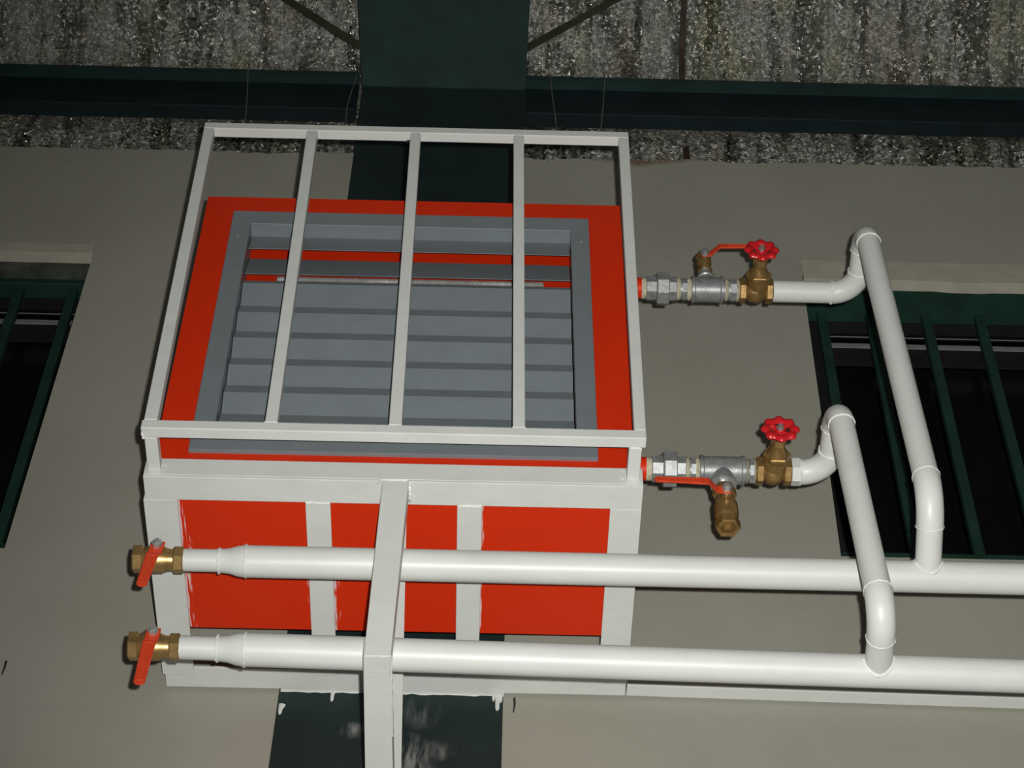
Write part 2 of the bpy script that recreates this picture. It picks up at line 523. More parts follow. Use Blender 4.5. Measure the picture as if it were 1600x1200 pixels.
# ------------------------------------------------------------------ windows with green grilles
def window(name, x0, x1, z0, z1, bars, k, side, hy):
    root = bpy.data.objects.new(name, None)
    COL.objects.link(root)
    root.location = ((x0 + x1) / 2, W + 0.11, z0)
    struct(root, side, 'window')
    yb = W + 0.11
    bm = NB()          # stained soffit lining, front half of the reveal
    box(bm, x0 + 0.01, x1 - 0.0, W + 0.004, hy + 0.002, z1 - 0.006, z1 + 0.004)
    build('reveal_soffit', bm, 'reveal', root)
    bm = NB()          # wide green head piece
    box(bm, x0 + 0.012, x1 - 0.012, hy, W + 0.135, z1 - 0.026, z1 - 0.006)
    build('head_frame', bm, 'grille', root, bevel=0.002)
    bm = NB()  # added dark strip hides the lit soffit so the gap reads black
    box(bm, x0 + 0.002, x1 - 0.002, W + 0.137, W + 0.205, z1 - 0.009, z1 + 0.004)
    build('dark_gap_strip', bm, 'near_black', root)
    for s in (0, 1):
        bm = NB()
        xs = x0 + 0.006 if s == 0 else x1 - 0.036
        vs = box(bm, xs, xs + 0.030, yb + 0.025, yb + 0.06, z0, z1 - 0.02)
        for v in vs:
            v.co.x += k * v.co.z
        build('side_frame', bm, 'near_black', root)
    bm = NB()
    box(bm, x0 + 0.012, x1 - 0.012, yb - 0.012, yb + 0.03, z0 + 0.090, z0 + 0.122)
    build('bottom_rail', bm, 'grille', root, bevel=0.002)
    bm = NB()
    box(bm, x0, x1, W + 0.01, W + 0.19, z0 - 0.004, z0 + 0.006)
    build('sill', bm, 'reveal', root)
    for bx in bars:
        bm = NB()
        vs = box(bm, bx - 0.0125, bx + 0.0125, yb - 0.010, yb + 0.010, z0 + 0.10, z1 - 0.02)
        for v in vs:
            v.co.x += 0.012 * (v.co.z - 1.0)
        build('grille_bar', bm, 'grille', root, bevel=0.002)
    # window proper behind the grille: pane, pale rail, brown transom
    bm = NB()
    box(bm, x0 + 0.01, x1 - 0.01, yb + 0.066, yb + 0.070, z0, z1 - 0.02)
    build('pane', bm, 'glass', root)
    bm = NB()
    box(bm, x0 + 0.045, x1 - 0.045, yb + 0.086, yb + 0.0895, z1 - 0.055, z1 - 0.037)
    build('rail', bm, 'alu', root, bevel=0.001)
    bm = NB()
    box(bm, x0 + 0.035, x1 - 0.035, yb + 0.09, yb + 0.097, z1 - 0.122, z1 - 0.055)
    build('transom', bm, 'brown', root)
    bm = NB()
    tube(bm, [(x0 + 0.02, yb + 0.05, z1 - 0.057), (x1 - 0.02, yb + 0.05, z1 - 0.059)], 0.0016, 6)
    build('cord', bm, 'wire', root)
    # added, unseen black box that blocks world light so the opening reads black
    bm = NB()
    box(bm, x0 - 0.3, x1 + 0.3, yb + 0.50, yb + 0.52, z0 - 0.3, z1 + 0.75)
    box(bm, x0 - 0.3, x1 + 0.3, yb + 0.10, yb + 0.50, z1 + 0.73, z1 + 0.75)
    build('dark_backing', bm, 'near_black', root)
    return root
window('window_1', LW0, -0.862, LZ0, LZ1, [-0.925, -1.066, -1.207, -1.348, -1.489, -1.63, -1.771], 0.0145, 'window with dark green grille at the left edge of the photo', W + 0.085)
window('window_2', 0.975, RW1, RZ0, RZ1, [1.037, 1.166, 1.311, 1.452, 1.594, 1.736, 1.878], 0.021, 'window with dark green grille behind the white risers on the right', W + 0.030)

# ------------------------------------------------------------------ ceiling: crinkled foil, rising from behind the wall top
def foil_z(y):
    return 2.828 + 0.14 * (0.50 - y)
bm = NB()
NX = 420
X0, X1 = -3.0, 3.4
prof = []                       # (y, z, blend): blend 0 = upright part, 1 = roof slope
for j in range(14):
    prof.append((0.785 - 0.085 * min(1.0, j / 8), 2.0 + 0.045 * j, 0.0))
for j in range(1, 8):
    a_ = j / 8 * PI / 2
    prof.append((0.70 - 0.20 * (1 - math.cos(a_)), 2.62 + 0.205 * math.sin(a_), j / 8))
for j in range(58):
    y_ = 0.50 - 2.35 * j / 57
    prof.append((y_, 2.828 + 0.14 * (0.50 - y_), 1.0))
rows = []
for j, (y, z, bl) in enumerate(prof):
    row = []
    for i in range(NX + 1):
        x = X0 + (X1 - X0) * i / NX
        along = j * 0.045
        rib = 0.007 * math.sin(2 * PI * (x + 0.03 * noise.noise(Vector((x * 2, along * 2, 4)))) / 0.084)
        wr = 0.016 * noise.noise(Vector((x * 11 + along * 5, along * 5, 1))) + 0.008 * noise.noise(Vector((x * 34 + along * 6, along * 12, 2)))
        h = rib + wr + 0.03 * bl * (1 - bl) * noise.noise(Vector((x * 4, 0, 6)))
        row.append(bm.verts.new((x, y + h * (1 - bl), z + h * bl)))
    rows.append(row)
for r0, r1 in zip(rows, rows[1:]):
    for i in range(NX):
        bm.faces.new((r0[i], r0[i + 1], r1[i + 1], r1[i]))
ceil_ = struct(build('ceiling', bm, 'foil', None, smooth=True), 'crinkled silver foil insulation lining the sloping roof', 'ceiling')

# ------------------------------------------------------------------ steel column, rafter, eave beams
def cx0(z): return -0.239 + 0.0118 * z
def cx1(z): return 0.2175 + 0.0105 * z
col = thing('steel_column', 'dark green steel column set in the wall behind the heater', 'column', (0, W, ZB))
bm = NB()
zs = [ZB, 0.0, 1.0, 2.07, 2.42]
rings = []
for z in zs:
    rings.append([bm.verts.new(p) for p in ((cx0(z), W - 0.005, z), (cx1(z) + (0.02 if z > 2.0 else 0), W - 0.005, z), (cx1(z) + (0.02 if z > 2.0 else 0), W + 0.012, z), (cx0(z), W + 0.012, z))])
for a, b in zip(rings, rings[1:]):
    for j in range(4):
        bm.faces.new((a[j], a[(j + 1) % 4], b[(j + 1) % 4], b[j]))
bm.faces.new(list(reversed(rings[0]))); bm.faces.new(rings[-1])
build('flange', bm, 'column', col)
bm = NB()
box(bm, -0.010, 0.012, W + 0.010, W + 0.30, 2.02, 2.70)
build('web', bm, 'green', col)
# white paint that ran down from the rear beam on to the column
for i, (x, z0, z1, w) in enumerate(((-0.130, -0.024, 0.012, 0.0035), (0.206, -0.040, 0.012, 0.0045), (0.198, -0.014, 0.012, 0.003), (-0.232, -0.062, -0.034, 0.004), (0.213, -0.018, 0.012, 0.003))):
    bm = NB()
    tube(bm, [(x + 0.003, W - 0.005, z1), (x, W - 0.006, (z0 + z1) / 2), (x, W - 0.006, z0 + 0.006), (x - 0.0005, W - 0.005, z0)], [w * 1.8, w, w * 0.9, w * 0.3], 8)
    for v in bm.verts:
        v.co.y = W - 0.005 + (v.co.y - (W - 0.005)) * 0.35
    build('paint_drip', bm, 'white', col, smooth=True)
bm = NB()
prev = None
for k in range(33):
    x = -0.236 + (0.452) * k / 32
    dz = 0.004 + 0.006 * max(0, noise.noise(Vector((x * 30, 2, 0)))) + 0.004 * noise.noise(Vector((x * 80, 2, 0)))
    cur = [bm.verts.new((x, W - 0.0062, 0.006 - max(dz, 0.0))), bm.verts.new((x, W - 0.0062, 0.02)), bm.verts.new((x, W - 0.005, 0.02)), bm.verts.new((x, W - 0.005, 0.005 - max(dz, 0.0)))]
    if prev:
        for j in range(4):
            bm.faces.new((prev[j], cur[j], cur[(j + 1) % 4], prev[(j + 1) % 4]))
    prev = cur
build('paint_edge', bm, 'white', col)

raf = thing('roof_rafter', 'broad dark green steel rafter running overhead from the column', 'rafter', (0.02, W, 2.42))
def raft_z(y): return 2.410 + 0.14 * (W - y)
bm = NB()
ra = [(-0.214, W + 0.0), (-0.221, 0.30), (-0.245, -1.2)]
rb = [(0.262, W + 0.0), (0.270, 0.30), (0.290, -1.2)]
top, bot = [], []
for (xa, y), (xb, _) in zip(ra, rb):
    z = raft_z(y)
    bot.append((bm.verts.new((xa, y, z)), bm.verts.new((xb, y, z))))
    top.append((bm.verts.new((xa, y, z + 0.014)), bm.verts.new((xb, y, z + 0.014))))
for i in range(2):
    bm.faces.new((bot[i][0], bot[i][1], bot[i + 1][1], bot[i + 1][0]))
    bm.faces.new((top[i][0], top[i][1], top[i + 1][1], top[i + 1][0]))
    for s in (0, 1):
        bm.faces.new((bot[i][s], bot[i + 1][s], top[i + 1][s], top[i][s]))
for i in (0, 2):
    bm.faces.new((bot[i][0], bot[i][1], top[i][1], top[i][0]))
build('bottom_flange', bm, 'green', raf)
bm = NB()
vs = box(bm, 0.010, 0.030, -1.2, W, 0, 0.32)
for v in vs:
    v.co.z += raft_z(v.co.y) + 0.012
build('web', bm, 'green', raf)
bm = NB()
weld_line(bm, (-0.21, W - 0.004, 2.409), (0.258, W - 0.004, 2.409), 0.003, 40, 3)
build('weld_seam', bm, 'green', raf)

def eave_beam(x0, x1, label):
    t = thing('eave_beam', label, 'beam', ((x0 + x1) / 2, 0.64, 2.345))
    z0, z1 = 2.343, 2.556
    bm = NB()
    box(bm, x0, x1, 0.613, 0.660, z0, z0 + 0.007)
    build('bottom_flange', bm, 'beam', t, bevel=0.0015)
    bm = NB()
    box(bm, x0, x1, 0.654, 0.660, z0 + 0.007, z1 - 0.007)
    build('web', bm, 'beam', t)
    bm = NB()
    box(bm, x0, x1, 0.613, 0.660, z1 - 0.007, z1)
    build('top_flange', bm, 'green', t, bevel=0.0015)
    bm = NB()
    box(bm, x0, x1, 0.613, 0.616, z1 - 0.022, z1 - 0.006)
    build('lip', bm, 'green', t)
    return t
eave_beam(-2.9, -0.232, 'dark steel eave beam to the left of the green column')
eave_beam(0.262, 3.3, 'dark steel eave beam to the right of the green column')

for (a, b_, lab) in (((-0.212, 0.46, 2.432), (-0.535, 0.46, 2.80), 'thin olive brace bar slanting up to the left of the rafter'),
                     ((0.266, 0.45, 2.436), (0.585, 0.45, 2.80), 'thin olive brace bar slanting up to the right of the rafter')):
    bm = NB()
    a, b_ = Vector(a), Vector(b_)
    d = (b_ - a).normalized()
    nrm = Vector((0, 1, 0)); w = d.cross(nrm)
    vs = []
    for p in (a, b_):
        for s, q in ((-1, -1), (1, -1), (1, 1), (-1, 1)):
            vs.append(bm.verts.new(p + w * s * 0.0125 + nrm * q * 0.003))
    for f in ((0, 1, 2, 3), (7, 6, 5, 4), (0, 4, 5, 1), (1, 5, 6, 2), (2, 6, 7, 3), (3, 7, 4, 0)):
        bm.faces.new([vs[i] for i in f])
    tag(build('brace_bar', bm, 'olive'), lab, 'brace')

# brown strap lying along the foil, seen above and below the right beam
bm = NB()
pts = [(0.735, 0.70, 2.02), (0.738, 0.705, 2.40), (0.742, 0.675, 2.62), (0.743, 0.61, 2.735), (0.745, 0.5, foil_z(0.5) - 0.022), (0.760, 0.1, foil_z(0.1) - 0.022), (0.79, -0.8, foil_z(-0.8) - 0.022)]
prev = None
for p in pts:
    cur = [bm.verts.new((p[0] + s * 0.009, p[1] - q * 0.003, p[2] - q * 0.003)) for s, q in ((-1, 0), (1, 0), (1, 1), (-1, 1))]
    if prev:
        for j in range(4):
            bm.faces.new((prev[j], cur[j], cur[(j + 1) % 4], prev[(j + 1) % 4]))
    else:
        bm.faces.new(cur)
    prev = cur
bm.faces.new(list(reversed(prev)))
tag(build('roof_strap', bm, 'rust'), 'narrow brown strap running up the foil on the right', 'strap')

for i, (pts, lab) in enumerate((
        ([(-0.562, 0.606, 2.556), (-0.549, 0.604, 2.40), (-0.537, 0.60, 2.22)], 'thin tie wire hanging straight from the left eave beam'),
        ([(-0.236, 0.606, 2.53), (-0.247, 0.60, 2.40), (-0.253, 0.60, 2.33), (-0.251, 0.60, 2.22)], 'thin bent tie wire dangling beside the column, left side'),
        ([(0.339, 0.606, 2.556), (0.343, 0.60, 2.42), (0.351, 0.60, 2.3), (0.354, 0.60, 2.22)], 'thin tie wire on the right beam, the one nearer the column'),
        ([(0.503, 0.606, 2.556), (0.492, 0.60, 2.38), (0.479, 0.60, 2.22)], 'thin tie wire on the right beam, farther from the column'))):
    bm = NB()
    tube(bm, fillet_path(pts, 0.05, 4), 0.0015, 6)
    tag(build('tie_wire', bm, 'wire', None, smooth=True), lab, 'wire', 'tie wires on the eave beams')

# ------------------------------------------------------------------ the red heater with its grey louvre
U0, U1 = -0.458, 0.458
heater = thing('air_heater', 'red sheet metal air heater with a grey louvre front on a wall platform', 'heater', (0, 0.2, 0.007))
UZ0, UZ1 = 0.0075, 0.963
UY = 0.012
L0, L1, LB, LT = -0.352, 0.346, 0.124, 0.848          # louvre opening
bm = NB()
PH = 0.012
box(bm, U0, U1, UY, UY + 0.004, LT + PH, UZ1)
box(bm, U0, U1, UY, UY + 0.004, UZ0 + 0.002, LB - PH)
box(bm, U0, L0 - PH, UY, UY + 0.004, LB - PH, LT + PH)
box(bm, L1 + PH, U1, UY, UY + 0.004, LB - PH, LT + PH)
build('front_panel', bm, 'red', heater)
bm = NB()          # casing: sides, top, back
box(bm, U0, U0 + 0.003, UY + 0.004, 0.40, UZ0 + 0.003, UZ1)
box(bm, U1 - 0.003, U1, UY + 0.004, 0.40, UZ0 + 0.003, UZ1)
box(bm, U0, U1, UY + 0.004, 0.40, UZ1 - 0.003, UZ1)
box(bm, U0, U1, 0.397, 0.40, UZ0 + 0.003, UZ1)
build('casing', bm, 'red', heater)
bm = NB()
box(bm, U0, U1, UY + 0.001, 0.402, UZ0, UZ0 + 0.003)
build('bottom_panel', bm, 'red_smear', heater)
bm = NB()
box(bm, L0 - 0.03, L1 + 0.03, 0.110, 0.113, LB - 0.05, LT + 0.06)
box(bm, L0 - 0.03, L1 + 0.03, UY + 0.004, 0.110, LT + 0.058, LT + 0.060)
build('inner_plate', bm, 'red', heater)
# rolled top edge highlight strip
bm = NB()
lathe(bm, (U0, UY + 0.004, UZ1 - 0.004), (1, 0, 0), [(0, 0.0045), (U1 - U0, 0.0045)], 10)
build('top_edge', bm, 'red', heater, smooth=True)
# grey louvre frame
G0, G1, GB, GT = -0.394, 0.386, 0.084, 0.896
fy = 0.003
lf = NB()
o_ = [(G0, GB), (G1, GB), (G1, GT), (G0, GT)]
i_ = [(L0, LB), (L1, LB), (L1, LT), (L0, LT)]
vo = [lf.verts.new((x, fy, z)) for x, z in o_]
vi = [lf.verts.new((x, fy, z)) for x, z in i_]
vob = [lf.verts.new((x, UY + 0.001, z)) for x, z in o_]
vib = [lf.verts.new((x, 0.062, z)) for x, z in i_]
for j in range(4):
    k = (j + 1) % 4
    lf.faces.new((vo[j], vo[k], vi[k], vi[j]))
    lf.faces.new((vo[j], vo[k], vob[k], vob[j]))
    lf.faces.new((vi[j], vi[k], vib[k], vib[j]))
lframe = build('louvre_frame', lf, 'grey', heater, bevel=0.0012)
for x, z in ((-0.375, 0.80), (0.368, 0.805), (-0.373, 0.165), (0.365, 0.165), (0.366, 0.145)):
    bm = NB()
    lathe(bm, (x, fy + 0.001, z), (0, -1, 0), [(0, 0.0032), (0.002, 0.003), (0.003, 0.0015)], 10)
    s_ = build('screw', bm, 'zinc', heater, smooth=True)
    sub(s_, lframe, heater)
# slats: (knee z, bottom z, knee y, bottom y, tail height, tail depth)
SL = []
for zb, ztop in ((0.583, 0.690), (0.498, 0.566), (0.407, 0.481), (0.319, 0.390), (0.228, 0.302), (0.135, 0.211)):
    SL.append((ztop, zb))
x0s, x1s = L0 + 0.0015, L1 - 0.0025
def slat(profile):
    """profile: list of (y, z) from top to bottom, extruded in x with 1.5 mm sheet"""
    bm = NB()
    fr, bk = [], []
    for i, (y, z) in enumerate(profile):
        fr.append((bm.verts.new((x0s, y, z)), bm.verts.new((x1s, y, z))))
        bk.append((bm.verts.new((x0s, y + 0.002, z)), bm.verts.new((x1s, y + 0.002, z))))
    for i in range(len(profile) - 1):
        bm.faces.new((fr[i][0], fr[i][1], fr[i + 1][1], fr[i + 1][0]))
        bm.faces.new((bk[i][0], bk[i][1], bk[i + 1][1], bk[i + 1][0]))
        for s in (0, 1):
            bm.faces.new((fr[i][s], bk[i][s], bk[i + 1][s], fr[i + 1][s]))
    for i in (0, -1):
        bm.faces.new((fr[i][0], fr[i][1], bk[i][1], bk[i][0]))
    return build('slat', bm, 'grey', heater, bevel=0.0006)
# the top three stand open, their lower edges swung outwards
slat([(0.037, 0.847), (0.016, 0.772)])
slat([(0.052, 0.784), (0.052 - 0.096 * math.sin(math.radians(16)), 0.784 - 0.096 * math.cos(math.radians(16)))])
slat([(0.030, 0.672), (0.026, 0.660), (0.025, 0.657), (0.046, 0.575)])
for zk in (0.556, 0.468, 0.378, 0.289, 0.199):
    slat([(0.033, zk + 0.030), (0.0265, zk + 0.0015), (0.0255, zk - 0.001), (0.0465, zk - 0.076)])
# long coil spring that links the slats
bm = NB()
pts = []
turns, per = 130, 8
for k in range(turns * per + 1):
    t = k / (turns * per)
    pts.append((-0.288 + 0.576 * t, 0.074 + 0.0048 * math.cos(2 * PI * k / per), 0.741 + 0.0048 * math.sin(2 * PI * k / per)))
tube(bm, pts, 0.0020, 6)
build('spring', bm, 'spring', heater, smooth=True)

# ------------------------------------------------------------------ welded white support frame: platform, guard cage, hanger
frame = thing('support_frame', 'white welded steel platform and guard cage carrying the red heater', 'frame', (0, 0.29, 0.0))
def part_box(name, x0, x1, y0, y1, z0, z1, bevel=0.0015, mat='white', parent=frame):
    bm = NB()
    box(bm, x0, x1, y0, y1, z0, z1)
    return build(name, bm, mat, parent, bevel=bevel)
def angle(name, boxes, bevel=0.0012):
    bm = NB()
    for b in boxes:
        box(bm, *b)
    return build(name, bm, 'white', frame, bevel=bevel)
PX = 0.468
angle('front_beam', [(-PX, PX, 0.0, 0.0575, 0.0, 0.006), (-PX, PX, 0.0, 0.005, 0.006, 0.0525)])
angle('side_beam', [(-PX - 0.004, -0.408, 0.0577, 0.53, -0.0005, 0.0055), (-PX - 0.004, -PX + 0.001, 0.0577, 0.53, 0.0055, 0.05)])
angle('side_beam', [(0.4085, PX, 0.0577, 0.53, -0.0005, 0.0055), (PX - 0.005, PX, 0.0577, 0.53, 0.0055, 0.05)])
part_box('strap', -0.167, -0.1195, 0.0577, 0.525, -0.001, 0.0045)
part_box('strap', 0.1195, 0.1665, 0.0577, 0.525, -0.001, 0.0045)
angle('rear_beam', [(-PX, PX - 0.002, 0.513, W - 0.010, 0.004, 0.010), (-PX, PX - 0.002, W - 0.0135, W - 0.010, 0.010, 0.055)])
bm = NB(); weld_line(bm, (-0.165, 0.058, -0.0005), (-0.121, 0.058, -0.0005), 0.0025, 12, 1); build('weld', bm, 'weld', frame, smooth=True)
bm = NB(); weld_line(bm, (0.121, 0.058, -0.0005), (0.165, 0.058, -0.0005), 0.003, 12, 2); build('weld', bm, 'weld', frame, smooth=True)
bm = NB(); weld_line(bm, (-0.163, 0.526, 0.003), (-0.123, 0.526, 0.003), 0.003, 12, 5); build('weld', bm, 'weld', frame, smooth=True)
bm = NB(); weld_line(bm, (0.123, 0.526, 0.003), (0.163, 0.526, 0.003), 0.003, 12, 6); build('weld', bm, 'weld', frame, smooth=True)
bm = NB(); weld_line(bm, (-0.028, -0.001, -0.008), (-0.022, -0.0005, 0.004), 0.002, 5, 8); build('weld', bm, 'weld', frame, smooth=True)
bm = NB(); weld_line(bm, (-0.022, -0.001, 0.003), (0.026, -0.001, 0.003), 0.0028, 14, 9); build('weld', bm, 'weld', frame, smooth=True)
bm = NB(); weld_line(bm, (0.031, 0.004, -0.004), (0.031, 0.045, -0.003), 0.0045, 18, 10); build('weld', bm, 'weld', frame, smooth=True)
bm = NB(); weld_line(bm, (-0.43, 0.001, 0.018), (-0.43, 0.001, 0.045), 0.003, 8, 11); build('weld', bm, 'weld', frame, smooth=True)
bm = NB(); weld_line(bm, (0.43, 0.001, 0.018), (0.43, 0.001, 0.045), 0.003, 8, 12); build('weld', bm, 'weld', frame, smooth=True)
# guard cage: 25 mm square tube frame in front of the louvre
CY0, CY1 = -0.105, -0.081
CT = 1.086
cz0 = 0.0155
bm = NB()
box(bm, -0.466, 0.468, CY0, CY1, cz0, cz0 + 0.024)
cage = build('guard_frame', bm, 'white', frame, bevel=0.002)
def cage_part(name, x0b, x1b, z0, z1, x0t=None, x1t=None, y0=CY0, y1=CY1, bevel=0.002):
    bm = NB()
    vs = box(bm, x0b, x1b, y0, y1, z0, z1)
    if x0t is not None:
        vs[4].co.x = x0t; vs[7].co.x = x0t; vs[5].co.x = x1t; vs[6].co.x = x1t
    p = build(name, bm, 'white', frame, bevel=bevel)
    sub(p, cage, frame)
    return p
cage_part('top_rail', -0.472, 0.475, CT - 0.024, CT)
cage_part('post', -0.463, -0.438, cz0 + 0.024, CT - 0.024, -0.472, -0.449)
cage_part('post', 0.446, 0.468, cz0 + 0.024, CT - 0.024, 0.452, 0.475)
cage_part('guard_bar', -0.239, -0.216, cz0 + 0.024, CT - 0.024, -0.2425, -0.219)
cage_part('guard_bar', -0.0095, 0.0145, cz0 + 0.024, CT - 0.024, -0.012, 0.011)
cage_part('guard_bar', 0.2205, 0.2435, cz0 + 0.024, CT - 0.024, 0.218, 0.241)
cage_part('standoff', -0.461, -0.437, cz0, cz0 + 0.024, None, None, CY1, -0.0002)
cage_part('standoff', 0.437, 0.461, cz0, cz0 + 0.024, None, None, CY1, -0.0002)
for p0, p1, r_, sd_ in [((x - 0.012, CY0 + 0.001, cz0 + 0.0245), (x + 0.012, CY0 + 0.001, cz0 + 0.0245), 0.0018, int(x * 100) + 50) for x in (-0.2275, 0.002, 0.232)] + [
        ((-0.463, CY0 + 0.004, cz0 + 0.005), (-0.463, CY1, cz0 - 0.001), 0.003, 31), ((0.440, CY1 + 0.001, cz0), (0.460, CY1 + 0.001, cz0), 0.003, 33)]:
    bm = NB()
    weld_line(bm, p0, p1, r_, 8, sd_)
    sub(build('cage_weld', bm, 'weld', frame, smooth=True), cage, frame)
bm = NB(); weld_line(bm, (-0.020, CY1 - 0.002, CT - 0.0245), (-0.012, CY1 - 0.001, CT - 0.0235), 0.0035, 6, 71)
sub(build('scorched_weld', bm, 'dark', frame, smooth=True), cage, frame)
# hanger, arm and diagonal brace under the platform
bm = NB()
vs = box(bm, -0.029, 0.017, -0.0015, 0.040, -0.455, 0.0)
vs[4].co.x = -0.0205; vs[7].co.x = -0.0205; vs[5].co.x = 0.0285; vs[6].co.x = 0.0285
for v in vs[4:]:
    v.co.z = 0.0 if v.co.y > 0.01 else 0.004
build('hanger', bm, 'white', frame, bevel=0.0015)
bm = NB()
vs = box(bm, -0.030, 0.0165, 0.0005, W - 0.0055, -0.4545, -0.408)
for i in (2, 3, 6, 7):
    vs[i].co.x -= 0.004 if i in (3, 7) else -0.003
build('bracket_arm', bm, 'white', frame, bevel=0.0015)
# diagonal angle brace from the platform front down to the column
bm = NB()
a, b_ = Vector((0.0, 0.060, -0.004)), Vector((0.0, W - 0.006, -0.40))
d = (b_ - a).normalized()
nrm = Vector((1, 0, 0)); upv = nrm.cross(d)
def obox(bm, a, b, w0, w1, h0, h1):
    vs = []
    for p in (a, b):
        for w, h in ((w0, h0), (w1, h0), (w1, h1), (w0, h1)):
            vs.append(bm.verts.new(p + nrm * w + upv * h))
    for f in ((0, 1, 2, 3), (7, 6, 5, 4), (0, 4, 5, 1), (1, 5, 6, 2), (2, 6, 7, 3), (3, 7, 4, 0)):
        bm.faces.new([vs[i] for i in f])
q45 = math.sqrt(0.5)
w1, w2 = (nrm - upv) * q45, (nrm + upv) * q45      # leg directions are at 45 degrees to the platform
corner = -upv * 0.006
def leg(bm, da, db, ln, th):
    vs = []
    for p in (a + corner, b_ + corner):
        for w, h in ((0, 0), (ln, 0), (ln, th), (0, th)):
            vs.append(bm.verts.new(p + da * w + db * h))
    for f in ((0, 1, 2, 3), (7, 6, 5, 4), (0, 4, 5, 1), (1, 5, 6, 2), (2, 6, 7, 3), (3, 7, 4, 0)):
        bm.faces.new([vs[i] for i in f])
sgn = 1 if upv.z > 0 else -1
corner = -upv * sgn * 0.004 + nrm * 0.001
r_dir = (nrm + upv * sgn) * q45
l_dir = (-nrm + upv * sgn) * q45
leg(bm, r_dir, l_dir, 0.033, 0.004)
leg(bm, l_dir, r_dir, 0.030, 0.004)
build('diagonal_brace', bm, 'white', frame, bevel=0.001)
bm = NB(); weld_line(bm, (-0.026, -0.001, -0.4535), (0.016, -0.001, -0.4535), 0.0018, 12, 40); build('arm_weld', bm, 'weld', frame, smooth=True)
bm = NB(); weld_line(bm, (0.0175, 0.002, -0.45), (0.018, 0.20, -0.452), 0.0016, 16, 41); build('arm_weld', bm, 'weld', frame, smooth=True)

# wall rail running right from the platform
rail = thing('wall_rail', 'white steel rail fixed along the wall below the lower pipe', 'rail', (1.4, W - 0.02, 0.0))
bm = NB()
vs = box(bm, 0.4685, 2.6, W - 0.040, W - 0.007, 0.006, 0.032)
for v in vs:
    v.co.z -= 0.018 * (v.co.x - 0.4685)
build('rail_body', bm, 'white', rail, bevel=0.002)

